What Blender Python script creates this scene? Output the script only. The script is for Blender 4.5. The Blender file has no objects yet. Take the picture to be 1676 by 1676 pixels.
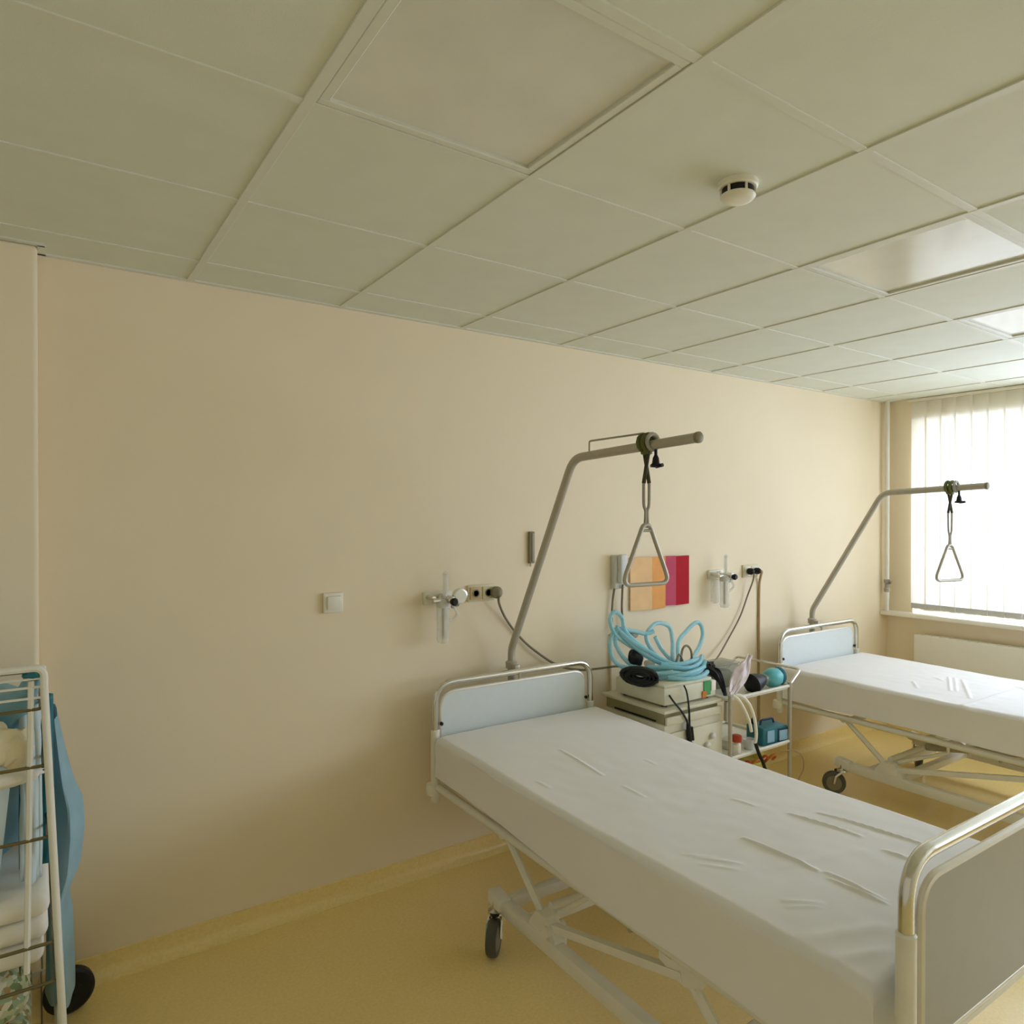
import bpy, bmesh, math, random
from mathutils import Vector, Matrix, noise
R = math.radians
C = bpy.context.scene.collection
rnd = random.Random(7)
V = Vector

# ------------------------------------------------------------------ materials
def lin(c):
    return tuple(((x/255)/12.92 if x/255 <= .04045 else ((x/255+.055)/1.055)**2.4) for x in c) + (1,)

def mat(name, rgb, rough=.5, metal=0, spec=.3, var=.04, scale=30, bump=0, bscale=200, trans=0, alpha=1, coat=0, transl=0):
    m = bpy.data.materials.new(name); m.use_nodes = True
    nt = m.node_tree; n = nt.nodes; L = nt.links
    p = n['Principled BSDF']; out = n['Material Output']
    tc = n.new('ShaderNodeTexCoord')
    base = lin(rgb)
    if var:
        nz = n.new('ShaderNodeTexNoise'); nz.inputs['Scale'].default_value = scale; nz.inputs['Detail'].default_value = 4
        L.new(tc.outputs['Object'], nz.inputs['Vector'])
        rp = n.new('ShaderNodeValToRGB')
        rp.color_ramp.elements[0].position = .3; rp.color_ramp.elements[1].position = .7
        rp.color_ramp.elements[0].color = tuple(x*(1-var) for x in base[:3]) + (1,)
        rp.color_ramp.elements[1].color = tuple(min(1, x*(1+var)) for x in base[:3]) + (1,)
        L.new(nz.outputs['Fac'], rp.inputs['Fac']); L.new(rp.outputs['Color'], p.inputs['Base Color'])
    else:
        p.inputs['Base Color'].default_value = base
    p.inputs['Roughness'].default_value = rough
    p.inputs['Metallic'].default_value = metal
    p.inputs['Specular IOR Level'].default_value = spec
    p.inputs['Coat Weight'].default_value = coat
    p.inputs['Transmission Weight'].default_value = trans
    p.inputs['Alpha'].default_value = alpha
    if bump:
        b = n.new('ShaderNodeTexNoise'); b.inputs['Scale'].default_value = bscale; b.inputs['Detail'].default_value = 3
        L.new(tc.outputs['Object'], b.inputs['Vector'])
        bp = n.new('ShaderNodeBump'); bp.inputs['Strength'].default_value = bump; bp.inputs['Distance'].default_value = .004
        L.new(b.outputs['Fac'], bp.inputs['Height']); L.new(bp.outputs['Normal'], p.inputs['Normal'])
    if transl:
        t = n.new('ShaderNodeBsdfTranslucent'); t.inputs['Color'].default_value = base
        mx = n.new('ShaderNodeMixShader'); mx.inputs[0].default_value = transl
        L.new(p.outputs[0], mx.inputs[1]); L.new(t.outputs[0], mx.inputs[2]); L.new(mx.outputs[0], out.inputs['Surface'])
    return m

def floor_material():
    m = mat('linoleum', (204, 184, 120), .24, var=0, spec=.75)
    nt = m.node_tree; n = nt.nodes; L = nt.links; p = n['Principled BSDF']
    tc = n.new('ShaderNodeTexCoord')
    a = n.new('ShaderNodeTexNoise'); a.inputs['Scale'].default_value = 95; a.inputs['Detail'].default_value = 5
    b = n.new('ShaderNodeTexNoise'); b.inputs['Scale'].default_value = 2.2; b.inputs['Detail'].default_value = 3
    L.new(tc.outputs['Object'], a.inputs['Vector']); L.new(tc.outputs['Object'], b.inputs['Vector'])
    r1 = n.new('ShaderNodeValToRGB')
    r1.color_ramp.elements[0].position = .35; r1.color_ramp.elements[1].position = .65
    r1.color_ramp.elements[0].color = lin((236, 210, 140)); r1.color_ramp.elements[1].color = lin((242, 219, 152))
    L.new(a.outputs['Fac'], r1.inputs['Fac'])
    mx = n.new('ShaderNodeMix'); mx.data_type = 'RGBA'; mx.blend_type = 'MULTIPLY'
    r2 = n.new('ShaderNodeValToRGB')
    r2.color_ramp.elements[0].color = (.93, .93, .92, 1); r2.color_ramp.elements[1].color = (1, 1, 1, 1)
    L.new(b.outputs['Fac'], r2.inputs['Fac'])
    mx.inputs[0].default_value = 1
    L.new(r1.outputs['Color'], mx.inputs[6]); L.new(r2.outputs['Color'], mx.inputs[7])
    L.new(mx.outputs[2], p.inputs['Base Color'])
    return m

def tile_material():
    m = mat('ceiling_tile', (218, 221, 207), .8, var=.02, scale=8, spec=.25)
    nt = m.node_tree; n = nt.nodes; L = nt.links; p = n['Principled BSDF']
    tc = n.new('ShaderNodeTexCoord')
    b = n.new('ShaderNodeTexNoise'); b.inputs['Scale'].default_value = 320; b.inputs['Detail'].default_value = 2
    L.new(tc.outputs['Object'], b.inputs['Vector'])
    bp = n.new('ShaderNodeBump'); bp.inputs['Strength'].default_value = .12; bp.inputs['Distance'].default_value = .002
    L.new(b.outputs['Fac'], bp.inputs['Height']); L.new(bp.outputs['Normal'], p.inputs['Normal'])
    return m

def glass_material():
    m = bpy.data.materials.new('window_glass'); m.use_nodes = True
    nt = m.node_tree; n = nt.nodes; L = nt.links
    n.remove(n['Principled BSDF'])
    t = n.new('ShaderNodeBsdfTransparent'); g = n.new('ShaderNodeBsdfGlossy'); g.inputs['Roughness'].default_value = .02
    mx = n.new('ShaderNodeMixShader'); mx.inputs[0].default_value = .06
    L.new(t.outputs[0], mx.inputs[1]); L.new(g.outputs[0], mx.inputs[2]); L.new(mx.outputs[0], n['Material Output'].inputs['Surface'])
    return m

def clear_material(name, rgb, amount, rough=.2):
    """thin see-through plastic: a mix of clear and glossy/diffuse film"""
    m = mat(name, rgb, rough, var=.05, scale=40)
    nt = m.node_tree; n = nt.nodes; L = nt.links
    t = n.new('ShaderNodeBsdfTransparent')
    mx = n.new('ShaderNodeMixShader'); mx.inputs[0].default_value = amount
    L.new(t.outputs[0], mx.inputs[1]); L.new(n['Principled BSDF'].outputs[0], mx.inputs[2])
    L.new(mx.outputs[0], n['Material Output'].inputs['Surface'])
    return m

def woven_material(name, cols, scale):
    m = mat(name, cols[0], .85, var=0)
    nt = m.node_tree; n = nt.nodes; L = nt.links; p = n['Principled BSDF']
    tc = n.new('ShaderNodeTexCoord')
    vo = n.new('ShaderNodeTexVoronoi'); vo.inputs['Scale'].default_value = scale
    L.new(tc.outputs['Object'], vo.inputs['Vector'])
    rp = n.new('ShaderNodeValToRGB'); rp.color_ramp.interpolation = 'CONSTANT'
    el = rp.color_ramp.elements
    while len(el) < len(cols): el.new(.5)
    for i, c in enumerate(cols):
        el[i].position = i/len(cols); el[i].color = lin(c)
    sx = n.new('ShaderNodeSeparateColor')
    L.new(vo.outputs['Color'], sx.inputs[0]); L.new(sx.outputs[0], rp.inputs['Fac']); L.new(rp.outputs['Color'], p.inputs['Base Color'])
    return m

M = dict(
    wall=mat('wall_paint', (234, 220, 191), .62, var=.012, scale=3, bump=.05, bscale=180, spec=.3),
    floor=floor_material(), tile=tile_material(),
    grid=mat('ceiling_grid_metal', (217, 218, 205), .5, var=.01),
    diffuser=mat('lamp_diffuser', (217, 217, 206), .12, var=.04, scale=5, bump=.05, bscale=260, spec=.8),
    wall_bounce=mat('unseen_wall_bounce', (238, 235, 224), .62, var=.012, scale=3, spec=.3),  # for the unseen walls, made paler to bounce more daylight
    white=mat('white_plastic', (232, 228, 212), .4, var=.02),
    white_paint=mat('white_enamel', (226, 224, 212), .35, var=.03, scale=14),
    sill=mat('white_sill', (240, 236, 224), .35, var=.015),
    chrome=mat('chrome', (214, 212, 204), .16, metal=1, var=.03, scale=20),
    steel=mat('painted_tube_grey', (178, 172, 156), .38, metal=.35, var=.03),
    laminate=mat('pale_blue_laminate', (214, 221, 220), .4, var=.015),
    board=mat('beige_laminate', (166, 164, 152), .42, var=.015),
    trim=mat('panel_edge', (220, 216, 202), .32, metal=.3, var=.02),
    sheet=mat('white_sheet', (231, 230, 229), .85, var=.012, scale=6, bump=.04, bscale=500, spec=.2),
    rubber=mat('grey_rubber', (82, 84, 70), .5, var=.08),
    black=mat('black_rubber', (22, 22, 22), .45, var=.1),
    dark=mat('dark_strap', (70, 66, 40), .7, var=.1),
    strap=mat('grey_strap', (165, 160, 145), .75, var=.05),
    radiator=mat('radiator_enamel', (232, 228, 214), .4, var=.01),
    blind=mat('blind_fabric', (238, 236, 226), .85, var=.015, scale=90, spec=.1, transl=.33),
    weight=mat('blind_weight', (196, 194, 186), .6, var=.02),
    glass=glass_material(),
    clear=clear_material('clear_plastic', (226, 228, 224), .38),
    bag_clear=clear_material('clear_bag_film', (228, 214, 212), .6, .25),
    tube_blue=clear_material('blue_tubing', (160, 220, 234), .68, .3),
    cabinet=mat('cabinet_cream', (206, 201, 178), .42, var=.02),
    cabinet_shade=mat('cabinet_cream_shaded', (150, 144, 104), .5, var=.03),  # shaded tone of the cabinet cream, reused for the box contents
    device=mat('device_cream', (206, 204, 182), .45, var=.02),
    green=mat('green_label', (70, 150, 92), .5, var=.03), orange=mat('orange_label', (196, 120, 52), .5, var=.03),
    teal=mat('teal_rubber', (96, 178, 186), .35, var=.03), teal_dark=mat('teal_plastic', (44, 112, 124), .4, var=.05),
    navy=mat('navy_plastic', (34, 62, 92), .45, var=.05), sky=mat('light_blue_plastic', (142, 182, 204), .45, var=.03),
    red=mat('red_plastic', (176, 66, 42), .4, var=.05), yellow=mat('yellow_bag', (196, 184, 92), .5, var=.1),
    peach=mat('peach_print', (240, 200, 150), .8, var=.06, scale=12), amber=mat('amber_print', (226, 160, 92), .8, var=.06, scale=12),
    pink=mat('pink_print', (200, 84, 110), .8, var=.05), crimson=mat('crimson_print', (172, 8, 30), .8, var=.04),
    cord=mat('grey_cord', (128, 118, 96), .6, var=.03), cord_brown=mat('brown_cord', (176, 150, 112), .6, var=.03),
    socket=mat('cream_socket', (214, 206, 172), .4, var=.02), socket_tan=mat('tan_socket', (196, 170, 128), .45, var=.02),
    grey=mat('grey_plastic', (134, 126, 100), .5, var=.03), phone=mat('grey_white_plastic', (206, 207, 202), .4, var=.02),
    blue_cloth=mat('blue_cloth', (158, 192, 204), .85, var=.1, scale=9, bump=.15, bscale=60, transl=.2),
    blue_bag=clear_material('blue_bag_film', (124, 178, 196), .72, .35),
    blue_pale=mat('pale_blue_cloth', (196, 212, 216), .85, var=.06, scale=12, bump=.1, bscale=60),
    cream_cloth=mat('cream_cloth', (222, 212, 178), .9, var=.06, scale=14, bump=.2, bscale=40),
    linen=mat('white_linen', (230, 227, 216), .9, var=.05, scale=10, bump=.2, bscale=40),
    woven=woven_material('patterned_cloth', [(182, 186, 150), (120, 134, 88), (206, 204, 184), (166, 140, 96), (148, 168, 140)], 70),
    wire=mat('dark_wire', (118, 108, 74), .4, metal=.5, var=.05),
    drab=mat('drab_green', (96, 100, 48), .6, var=.1),
    olive_clear=clear_material('grey_green_case', (160, 164, 146), .5, .25),
)

# ------------------------------------------------------------------ shape helpers
def fillet(pts, r, n=6, closed=False):
    pts = [V(p) for p in pts]; out = []
    N = len(pts)
    for i, p in enumerate(pts):
        if not closed and i in (0, N-1): out.append(p); continue
        a, b = pts[i-1], pts[(i+1) % N]
        da, db = (a-p), (b-p)
        ang = da.angle(db)
        if ang > 3.1: out.append(p); continue
        t = min(r/math.tan(ang/2), da.length*.49, db.length*.49)
        p0, p1 = p+da.normalized()*t, p+db.normalized()*t
        for k in range(n+1):
            u = k/n
            out.append(p0*(1-u)**2 + p*2*u*(1-u) + p1*u*u)
    return out

def smooth(pts, n=6, closed=False):
    pts = [V(p) for p in pts]; N = len(pts); out = []
    rng = range(N if closed else N-1)
    for i in rng:
        if closed: a, b, c, d = pts[i-1], pts[i], pts[(i+1) % N], pts[(i+2) % N]
        else: a, b, c, d = pts[max(i-1, 0)], pts[i], pts[i+1], pts[min(i+2, N-1)]
        for k in range(n):
            t = k/n
            out.append(.5*((2*b)+(c-a)*t+(2*a-5*b+4*c-d)*t*t+(3*b-a-3*c+d)*t**3))
    if not closed: out.append(pts[-1])
    return out

class MB:
    def __init__(s): s.bm = bmesh.new()
    def _place(s, verts, loc, rot, piv=None):
        m = Matrix.Translation(V(loc))
        if rot: m = m @ (rot if isinstance(rot, Matrix) else Matrix.Rotation(rot[2], 4, 'Z') @ Matrix.Rotation(rot[1], 4, 'Y') @ Matrix.Rotation(rot[0], 4, 'X'))
        bmesh.ops.transform(s.bm, matrix=m, verts=verts)
    def box(s, c, d, rot=None, bev=0, seg=2):
        r = bmesh.ops.create_cube(s.bm, size=1); vs = r['verts']
        bmesh.ops.scale(s.bm, vec=V(d), verts=vs)
        if bev:
            es = list({e for v in vs for e in v.link_edges})
            q = bmesh.ops.bevel(s.bm, geom=es, offset=bev, segments=seg, affect='EDGES', profile=.5)
            vs = list({v for f in q['faces'] for v in f.verts} | {v for v in vs if v.is_valid})
            seen = set(vs); st = list(vs)
            while st:
                v = st.pop()
                for e in v.link_edges:
                    w = e.other_vert(v)
                    if w not in seen: seen.add(w); st.append(w)
            vs = list(seen)
        s._place(vs, c, rot); return s
    def tube(s, pts, r, seg=10, closed=False, cap=True):
        pts = [V(p) for p in pts]; N = len(pts); rings = []
        up = None
        for i, p in enumerate(pts):
            if closed: t = pts[(i+1) % N]-pts[i-1]
            else: t = pts[min(i+1, N-1)]-pts[max(i-1, 0)]
            t.normalize()
            if up is None:
                up = t.orthogonal().normalized()
            else:
                up = (up - t*up.dot(t))
                up = up.normalized() if up.length > 1e-6 else t.orthogonal().normalized()
            b = t.cross(up); rr = r[i] if isinstance(r, (list, tuple)) else r
            rings.append([s.bm.verts.new(p+(up*math.cos(2*math.pi*k/seg)+b*math.sin(2*math.pi*k/seg))*rr) for k in range(seg)])
        for i in range(N if closed else N-1):
            a, b = rings[i], rings[(i+1) % N]
            off = 0
            if closed and i == N-1:
                off = min(range(seg), key=lambda o: (a[0].co-b[o].co).length)
            for k in range(seg):
                s.bm.faces.new((a[k], a[(k+1) % seg], b[(k+1+off) % seg], b[(k+off) % seg]))
        if cap and not closed:
            s.bm.faces.new(rings[0][::-1]); s.bm.faces.new(rings[-1])
        return s
    def cyl(s, a, b, r, seg=16): return s.tube([a, b], r, seg)
    def lathe(s, prof, c, axis='Z', seg=20, rot=None):
        rings = []; vs = []
        for (r, h) in prof:
            ring = [s.bm.verts.new((max(r, 1e-5)*math.cos(2*math.pi*k/seg), max(r, 1e-5)*math.sin(2*math.pi*k/seg), h)) for k in range(seg)]
            rings.append(ring); vs += ring
        for a, b in zip(rings, rings[1:]):
            for k in range(seg): s.bm.faces.new((a[k], a[(k+1) % seg], b[(k+1) % seg], b[k]))
        s.bm.faces.new(rings[0][::-1]); s.bm.faces.new(rings[-1])
        m = {'Z': Matrix(), 'X': Matrix.Rotation(R(90), 4, 'Y'), 'Y': Matrix.Rotation(R(-90), 4, 'X')}[axis]
        if rot is not None: m = rot @ m
        s._place(vs, c, m); return s
    def blob(s, c, d, amp=.1, freq=3, seed=0, sub=3, rot=None, flat=None):
        r = bmesh.ops.create_icosphere(s.bm, subdivisions=sub, radius=1); vs = r['verts']
        for v in vs:
            p = v.co.copy()
            k = 1+amp*noise.noise(p*freq+V((seed*7.3, seed*1.7, seed)))
            v.co = V((p.x*d[0], p.y*d[1], p.z*d[2]))*k
            if flat is not None and v.co.z < flat: v.co.z = flat
        s._place(vs, c, rot); return s
    def prism(s, outline, axis, a, b):
        """outline: 2-D points, extruded from a to b along axis"""
        def mk(p, h): return {'X': (h, p[0], p[1]), 'Y': (p[0], h, p[1]), 'Z': (p[0], p[1], h)}[axis]
        A = [s.bm.verts.new(mk(p, a)) for p in outline]; B = [s.bm.verts.new(mk(p, b)) for p in outline]
        n = len(outline)
        s.bm.faces.new(A); s.bm.faces.new(B[::-1])
        for k in range(n): s.bm.faces.new((A[k], B[k], B[(k+1) % n], A[(k+1) % n]))
        return s
    def grid(s, f, nu, nv, closed_u=False):
        g = [[s.bm.verts.new(f(i/nu, j/nv)) for j in range(nv+1)] for i in range(nu+(0 if closed_u else 1))]
        n = len(g)
        for i in range(nu):
            for j in range(nv):
                s.bm.faces.new((g[i][j], g[(i+1) % n][j], g[(i+1) % n][j+1], g[i][j+1]))
        return s
    def build(s, name, material, parent=None, sm=True, solid=0, label=None):
        bmesh.ops.recalc_face_normals(s.bm, faces=s.bm.faces)
        me = bpy.data.meshes.new(name)
        o = bpy.data.objects.new(name, me); C.objects.link(o)
        org = V((0, 0, 0)); q = parent
        if parent:
            while q.parent: q = q.parent
            org = V(q['org']) if 'org' in q else q.location.copy()
        if parent:
            o.parent = parent
            if q is parent or True:
                bmesh.ops.translate(s.bm, vec=-org, verts=s.bm.verts)
        for f in s.bm.faces: f.smooth = sm
        s.bm.to_mesh(me); s.bm.free()
        if sm:
            me.set_sharp_from_angle(angle=R(38))
        if material is not None: me.materials.append(material)
        if solid:
            md = o.modifiers.new('thickness', 'SOLIDIFY'); md.thickness = solid; md.offset = 0
        if label: o['label'] = label
        return o

def tag(o, label, cat, group=None):
    o['label'] = label; o['category'] = cat
    if group: o['group'] = group
    return o
def thing(name, loc, label, cat, group=None):
    o = bpy.data.objects.new(name, None); C.objects.link(o); o.location = loc; o.empty_display_size = .1
    return tag(o, label, cat, group)
def struct(o):
    o['kind'] = 'structure'; return o
def center(o):
    """move a single-mesh thing's origin to its own base"""
    me = o.data
    lo = V([min(v.co[k] for v in me.vertices) for k in range(3)]); hi = V([max(v.co[k] for v in me.vertices) for k in range(3)])
    c = V(((lo.x+hi.x)/2, (lo.y+hi.y)/2, lo.z))
    me.transform(Matrix.Translation(-c)); o.location = c
    return o
def copy_tree(o, parent=None):
    c = o.copy(); C.objects.link(c); c.parent = parent
    for ch in list(o.children): copy_tree(ch, c)
    return c

# ------------------------------------------------------------------ room
H = 2.60; YB = 3.01; XW = 5.62; XL = -1.30; YF = -2.60; XO = 5.92
GX, GY, T = .493, 1.563, .6          # ceiling grid node and pitch
struct(MB().box(((XL+XO)/2, (YB+YF)/2, -.05), (XO-XL+.4, YB-YF+.4, .1)).build('floor', M['floor'], sm=False))
struct(MB().box(((XL+XO)/2, YB+.06, H/2), (XO-XL+.6, .12, H+.3)).build('wall_back', M['wall'], sm=False))
struct(MB().box(((XL+XO)/2, YF-.06, H/2), (XO-XL+.6, .12, H+.3)).build('wall_front', M['wall_bounce'], sm=False))
struct(MB().box((XL-.06, (YB+YF)/2, H/2), (.12, YB-YF, H+.3)).build('wall_left', M['wall_bounce'], sm=False))
# window side: low wall, lintel and end piers in one shell
WZ0, WZ1, WY0, WY1 = .93, 2.43, -2.2, 2.80
w = MB()
w.box(((XW+XO)/2, (YB+YF)/2, .45), (XO-XW, YB-YF, .90))
D_ = XO-XW; XM = (XO+XW)/2
w.box((XM, (YB+YF)/2, (WZ1+H)/2+.03), (D_, YB-YF, H-WZ1+.06))
w.box((XM, (WY1+YB)/2+.01, (.90+WZ1)/2), (D_, YB-WY1+.02, WZ1-.90))
w.box((XM, (WY0+YF)/2, (.90+WZ1)/2), (D_, WY0-YF, WZ1-.90))
struct(w.build('wall_right', M['wall'], sm=False))
# boxed pier on the left of the back wall, with its bright corner bead
PX, PY = .010, 2.905
struct(MB().box(((XL+PX)/2, (PY+YB)/2, H/2), (PX-XL, YB-PY, H), bev=.016, seg=3).build('trim_1', M['wall']))
# coved vinyl skirting
def cove(nm, pts, nrm):
    b = MB(); prof = [(.002, .092), (.006, .09), (.007, .045), (.011, .025), (.022, .010), (.040, .003), (.040, 0), (0, 0), (0, .092)]
    A, B = [V(p) for p in pts]; n = V(nrm)
    ra = [b.bm.verts.new(A+n*p[0]+V((0, 0, p[1]))) for p in prof]; rb = [b.bm.verts.new(B+n*p[0]+V((0, 0, p[1]))) for p in prof]
    for k in range(len(prof)):
        j = (k+1) % len(prof); b.bm.faces.new((ra[k], ra[j], rb[j], rb[k]))
    b.bm.faces.new(ra); b.bm.faces.new(rb[::-1])
    struct(b.build(nm, M['floor']))
cove('baseboard_back', ((PX, YB, 0), (XW, YB, 0)), (0, -1, 0))
cove('baseboard_right', ((XW, YB, 0), (XW, YF, 0)), (-1, 0, 0))
cove('baseboard_left', ((XL, PY, 0), (PX, PY, 0)), (0, -1, 0))

# ceiling: lay-in tiles and the exposed tee grid
xs = [GX+T*i for i in range(-4, 11)]; ys = [GY+T*j for j in range(-8, 4)]
lights = {(0, -1), (3, -1), (5, -1), (0, -4), (3, -4), (5, -4)}
struct(MB().box(((XL+XO)/2, (YB+YF)/2, H+.16), (XO-XL+.6, YB-YF+.6, .04)).build('ceiling_slab', M['tile'], sm=False))  # unseen plenum slab above the tile ceiling
c = MB()
for i in range(-4, 10):
    for j in range(-8, 4):
        if (i, j) in lights: continue
        x0, x1 = max(GX+T*i, XL), min(GX+T*(i+1), XO); y0, y1 = max(GY+T*j, YF), min(GY+T*(j+1), YB)
        if x1-x0 < .02 or y1-y0 < .02: continue
        c.box(((x0+x1)/2, (y0+y1)/2, H+.001+.008), (x1-x0-.003, y1-y0-.003, .016))
ceil = struct(c.build('ceiling', M['tile'], sm=False))
g = MB()
for x in xs:
    if XL < x < XO: g.box((x, (YB+YF)/2, H+.002), (.026, YB-YF, .012), bev=.001, seg=1)
for y in ys:
    if YF < y < YB: g.box(((XL+XO)/2, y, H+.0025), (XO-XL, .026, .011), bev=.001, seg=1)
g.box(((PX+XO)/2, YB-.012, H+.001), (XO-PX, .024, .012)); g.box(((XL+PX)/2+.01, PY-.012, H+.001), (PX-XL+.02, .024, .012))
g.box((PX+.012, (PY+YB)/2-.01, H+.001), (.024, YB-PY, .012))
g.build('ceiling_grid', M['grid'], ceil, sm=False)

lamp_label = {(0, -1): 'unlit square ceiling light in the grid, nearest and uppermost in view',
              (3, -1): 'unlit square ceiling light with bright window sheen, right of the smoke detector',
              (5, -1): 'farthest unlit square ceiling light, at the right edge near the window'}
for (i, j), lb in lamp_label.items():
    cx, cy = GX+T*(i+.5), GY+T*(j+.5)
    t = thing('ceiling_light', (cx, cy, H), lb, 'ceiling light', 'square ceiling lights')
    f = MB(); a = .285; b_ = .262
    for sx, sy, dx, dy in ((0, 1, a*2, a-b_), (0, -1, a*2, a-b_), (1, 0, a-b_, b_*2), (-1, 0, a-b_, b_*2)):
        f.box((cx+sx*(a+b_)/2, cy+sy*(a+b_)/2, H+.006), (dx, dy, .016), bev=.002, seg=1)
    f.build('frame', M['grid'], t, sm=False)
    MB().box((cx, cy, H+.010), (b_*2+.01, b_*2+.01, .006)).build('diffuser', M['diffuser'], t, sm=False)
    MB().box((cx, cy, H+.06), (.56, .56, .07)).build('housing', M['grid'], t, sm=False)

# smoke detector
sx_, sy_ = 1.573, 1.259
t = thing('smoke_detector', (sx_, sy_, H), 'round white smoke detector with dark vents on the ceiling', 'smoke detector')
MB().lathe([(.052, .012), (.054, .006), (.054, -.012), (.050, -.016)], (sx_, sy_, H)).build('base', M['white'], t)
MB().lathe([(.043, -.015), (.043, -.036)], (sx_, sy_, H)).build('vent', M['black'], t)
b = MB().lathe([(.047, -.034), (.048, -.038), (.042, -.045), (.028, -.049), (.008, -.050)], (sx_, sy_, H))
for k in range(6):
    an = R(60*k+38-90); b.box((sx_+.0445*math.cos(an), sy_+.0445*math.sin(an), H-.025), (.005, .006, .022), rot=(0, 0, an))
b.build('cap', M['white'], t)

# ------------------------------------------------------------------ window, sill, blind, radiator, riser
fr = MB()
fx = XO-.06
n_p = 4; pw = (WY1-WY0)/n_p
for y in (WY0+.035, WY1-.035): fr.box((fx, y, (WZ0+WZ1)/2), (.07, .07, WZ1-WZ0), bev=.004)
for z in (WZ0+.035, WZ1-.035): fr.box((fx, (WY0+WY1)/2, z), (.07, WY1-WY0, .07), bev=.004)
for k in range(1, n_p): fr.box((fx, WY0+pw*k, (WZ0+WZ1)/2), (.07, .08, WZ1-WZ0-.1), bev=.004)
win = struct(fr.build('window_1', M['sill']))
for k in range(n_p):
    MB().box((fx, WY0+pw*(k+.5), (WZ0+WZ1)/2), (.008, pw-.08, WZ1-WZ0-.12)).build('pane', M['glass'], win, sm=False)
MB().box((5.52+.19, (YB+YF)/2, .915), (.38, YB-YF-.004, .032), bev=.006).build('window_sill', M['sill'], win)

by0, pitch = 2.797, .108
bl = thing('vertical_blind', (5.592, 2.35, .95), 'closed white vertical blind glowing in the window beside the corner', 'blind')
bx = 5.592
MB().box((bx, (by0+1.88)/2, H-.014), (.034, by0-1.88+.05, .022), bev=.003).build('headrail', M['white'], bl)
ns = 8
for k in range(ns):
    y = by0-.055-pitch*k; an = R(6 + (7 if k % 5 == 2 else 0))
    d = V((math.sin(an), math.cos(an), 0)); nrm = V((d.y, -d.x, 0))
    def sl(u, v, y=y, d=d, nrm=nrm):
        bow = .006*(1-(2*u-1)**2)
        return V((bx, y, .985+v*(H-.028-.985))) + d*(.061*(2*u-1)) + nrm*bow
    s = MB().grid(sl, 4, 1).build('slat', M['blind'], bl)
    q = MB(); q.prism([(x_[0], x_[1]) for x_ in [tuple((V((bx, y, 0))+d*a_+nrm*b_)[:2]) for a_, b_ in ((-.058, -.003), (.058, -.003), (.058, .010), (-.058, .010))]], 'Z', .967, 1.008)
    q.build('weight', M['weight'], s, sm=False)
ch = MB()
for k in range(ns-1):
    y = by0-.055-pitch*k
    ch.tube(smooth([(bx-.012, y, .972), (bx-.014, y-pitch/2, .963), (bx-.012, y-pitch, .972)], 3), .0015, 5)
ch.build('bottom_chain', M['white'], bl)

# panel radiator under the window
rd = thing('radiator', (5.54, .4, .2), 'long flat white panel radiator below the window sill', 'radiator')
ry0, ry1, rz0, rz1 = -1.2, 2.735, .22, .775
b = MB(); b.box((5.52, (ry0+ry1)/2, (rz0+rz1)/2), (.02, ry1-ry0, rz1-rz0), bev=.006)
b.build('front_panel', M['radiator'], rd)
b = MB(); b.box((5.55, (ry0+ry1)/2, rz1-.004), (.075, ry1-ry0, .012), bev=.003)
for k in range(60): b.box((5.55, ry0+.05+k*(ry1-ry0-.1)/59, rz1+.003), (.055, .012, .006))
b.build('top_grille', M['radiator'], rd)
for y in (ry0+.006, ry1-.006):
    MB().box((5.55, y, (rz0+rz1)/2), (.07, .012, rz1-rz0-.01), bev=.003).build('side_cover', M['radiator'], rd)
for y in (ry0+.3, ry1-.3):
    MB().box((5.5895, y, .5), (.061, .03, .3)).build('bracket', M['radiator'], rd)

rs = thing('heating_riser_pipe', (5.545, 2.965, .931), 'white vertical heating pipe in the corner beside the window', 'pipe')
rx, ry = 5.545, 2.965
MB().cyl((rx, ry, 1.02), (rx, ry, H+.02), .017, 14).build('upper_pipe', M['white_paint'], rs)
MB().cyl((rx, ry, .932), (rx, ry, 1.10), .015, 14).build('lower_pipe', M['white_paint'], rs)
b = MB().lathe([(.014, -.05), (.022, -.045), (.022, -.02), (.018, -.015), (.018, .02), (.023, .025), (.023, .05), (.016, .055)], (rx, ry, 1.13)); b.build('coupling', M['strap'], rs)
MB().lathe([(.008, 0), (.014, .004), (.014, .02), (.006, .024)], (rx-.01, ry-.02, 1.16), 'Y', rot=Matrix.Rotation(R(180), 4, 'Z')).build('valve_knob', M['grey'], rs)

# ------------------------------------------------------------------ hospital bed (built at its own head, then copied)
W2 = .465
ridges_a = [(-0.103,-0.489,-0.135,-0.796,5,7),(-0.138,-0.923,-0.144,-1.038,3,7),(0.143,-1.433,0.177,-1.657,7,7),(0.229,-1.482,0.289,-1.821,7,7),(-0.125,-1.463,-0.121,-1.71,8,7),(-0.11,-1.735,-0.117,-1.896,7,7),(-0.136,-1.761,-0.13,-1.911,6,6),(0.148,-1.755,0.154,-1.832,6,8),(-0.33,-1.759,-0.267,-1.817,4,9),(-0.347,-1.781,-0.284,-1.823,3,9),(0.096,-1.242,0.108,-1.316,4,8),(-0.222,-1.63,0.085,-1.709,3,20),(-0.42,-1.891,-0.238,-1.96,5,22),(-0.464,-1.961,-0.326,-2.013,5,20),(-0.377,-0.71,-0.375,-0.784,3,7),(0.121,-0.768,0.115,-0.825,3,7),(-0.337,-1.461,-0.265,-1.557,3,8),(-0.356,-1.501,-0.301,-1.574,3,8),(-0.352,-1.428,-0.293,-1.492,2,8)]
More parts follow.
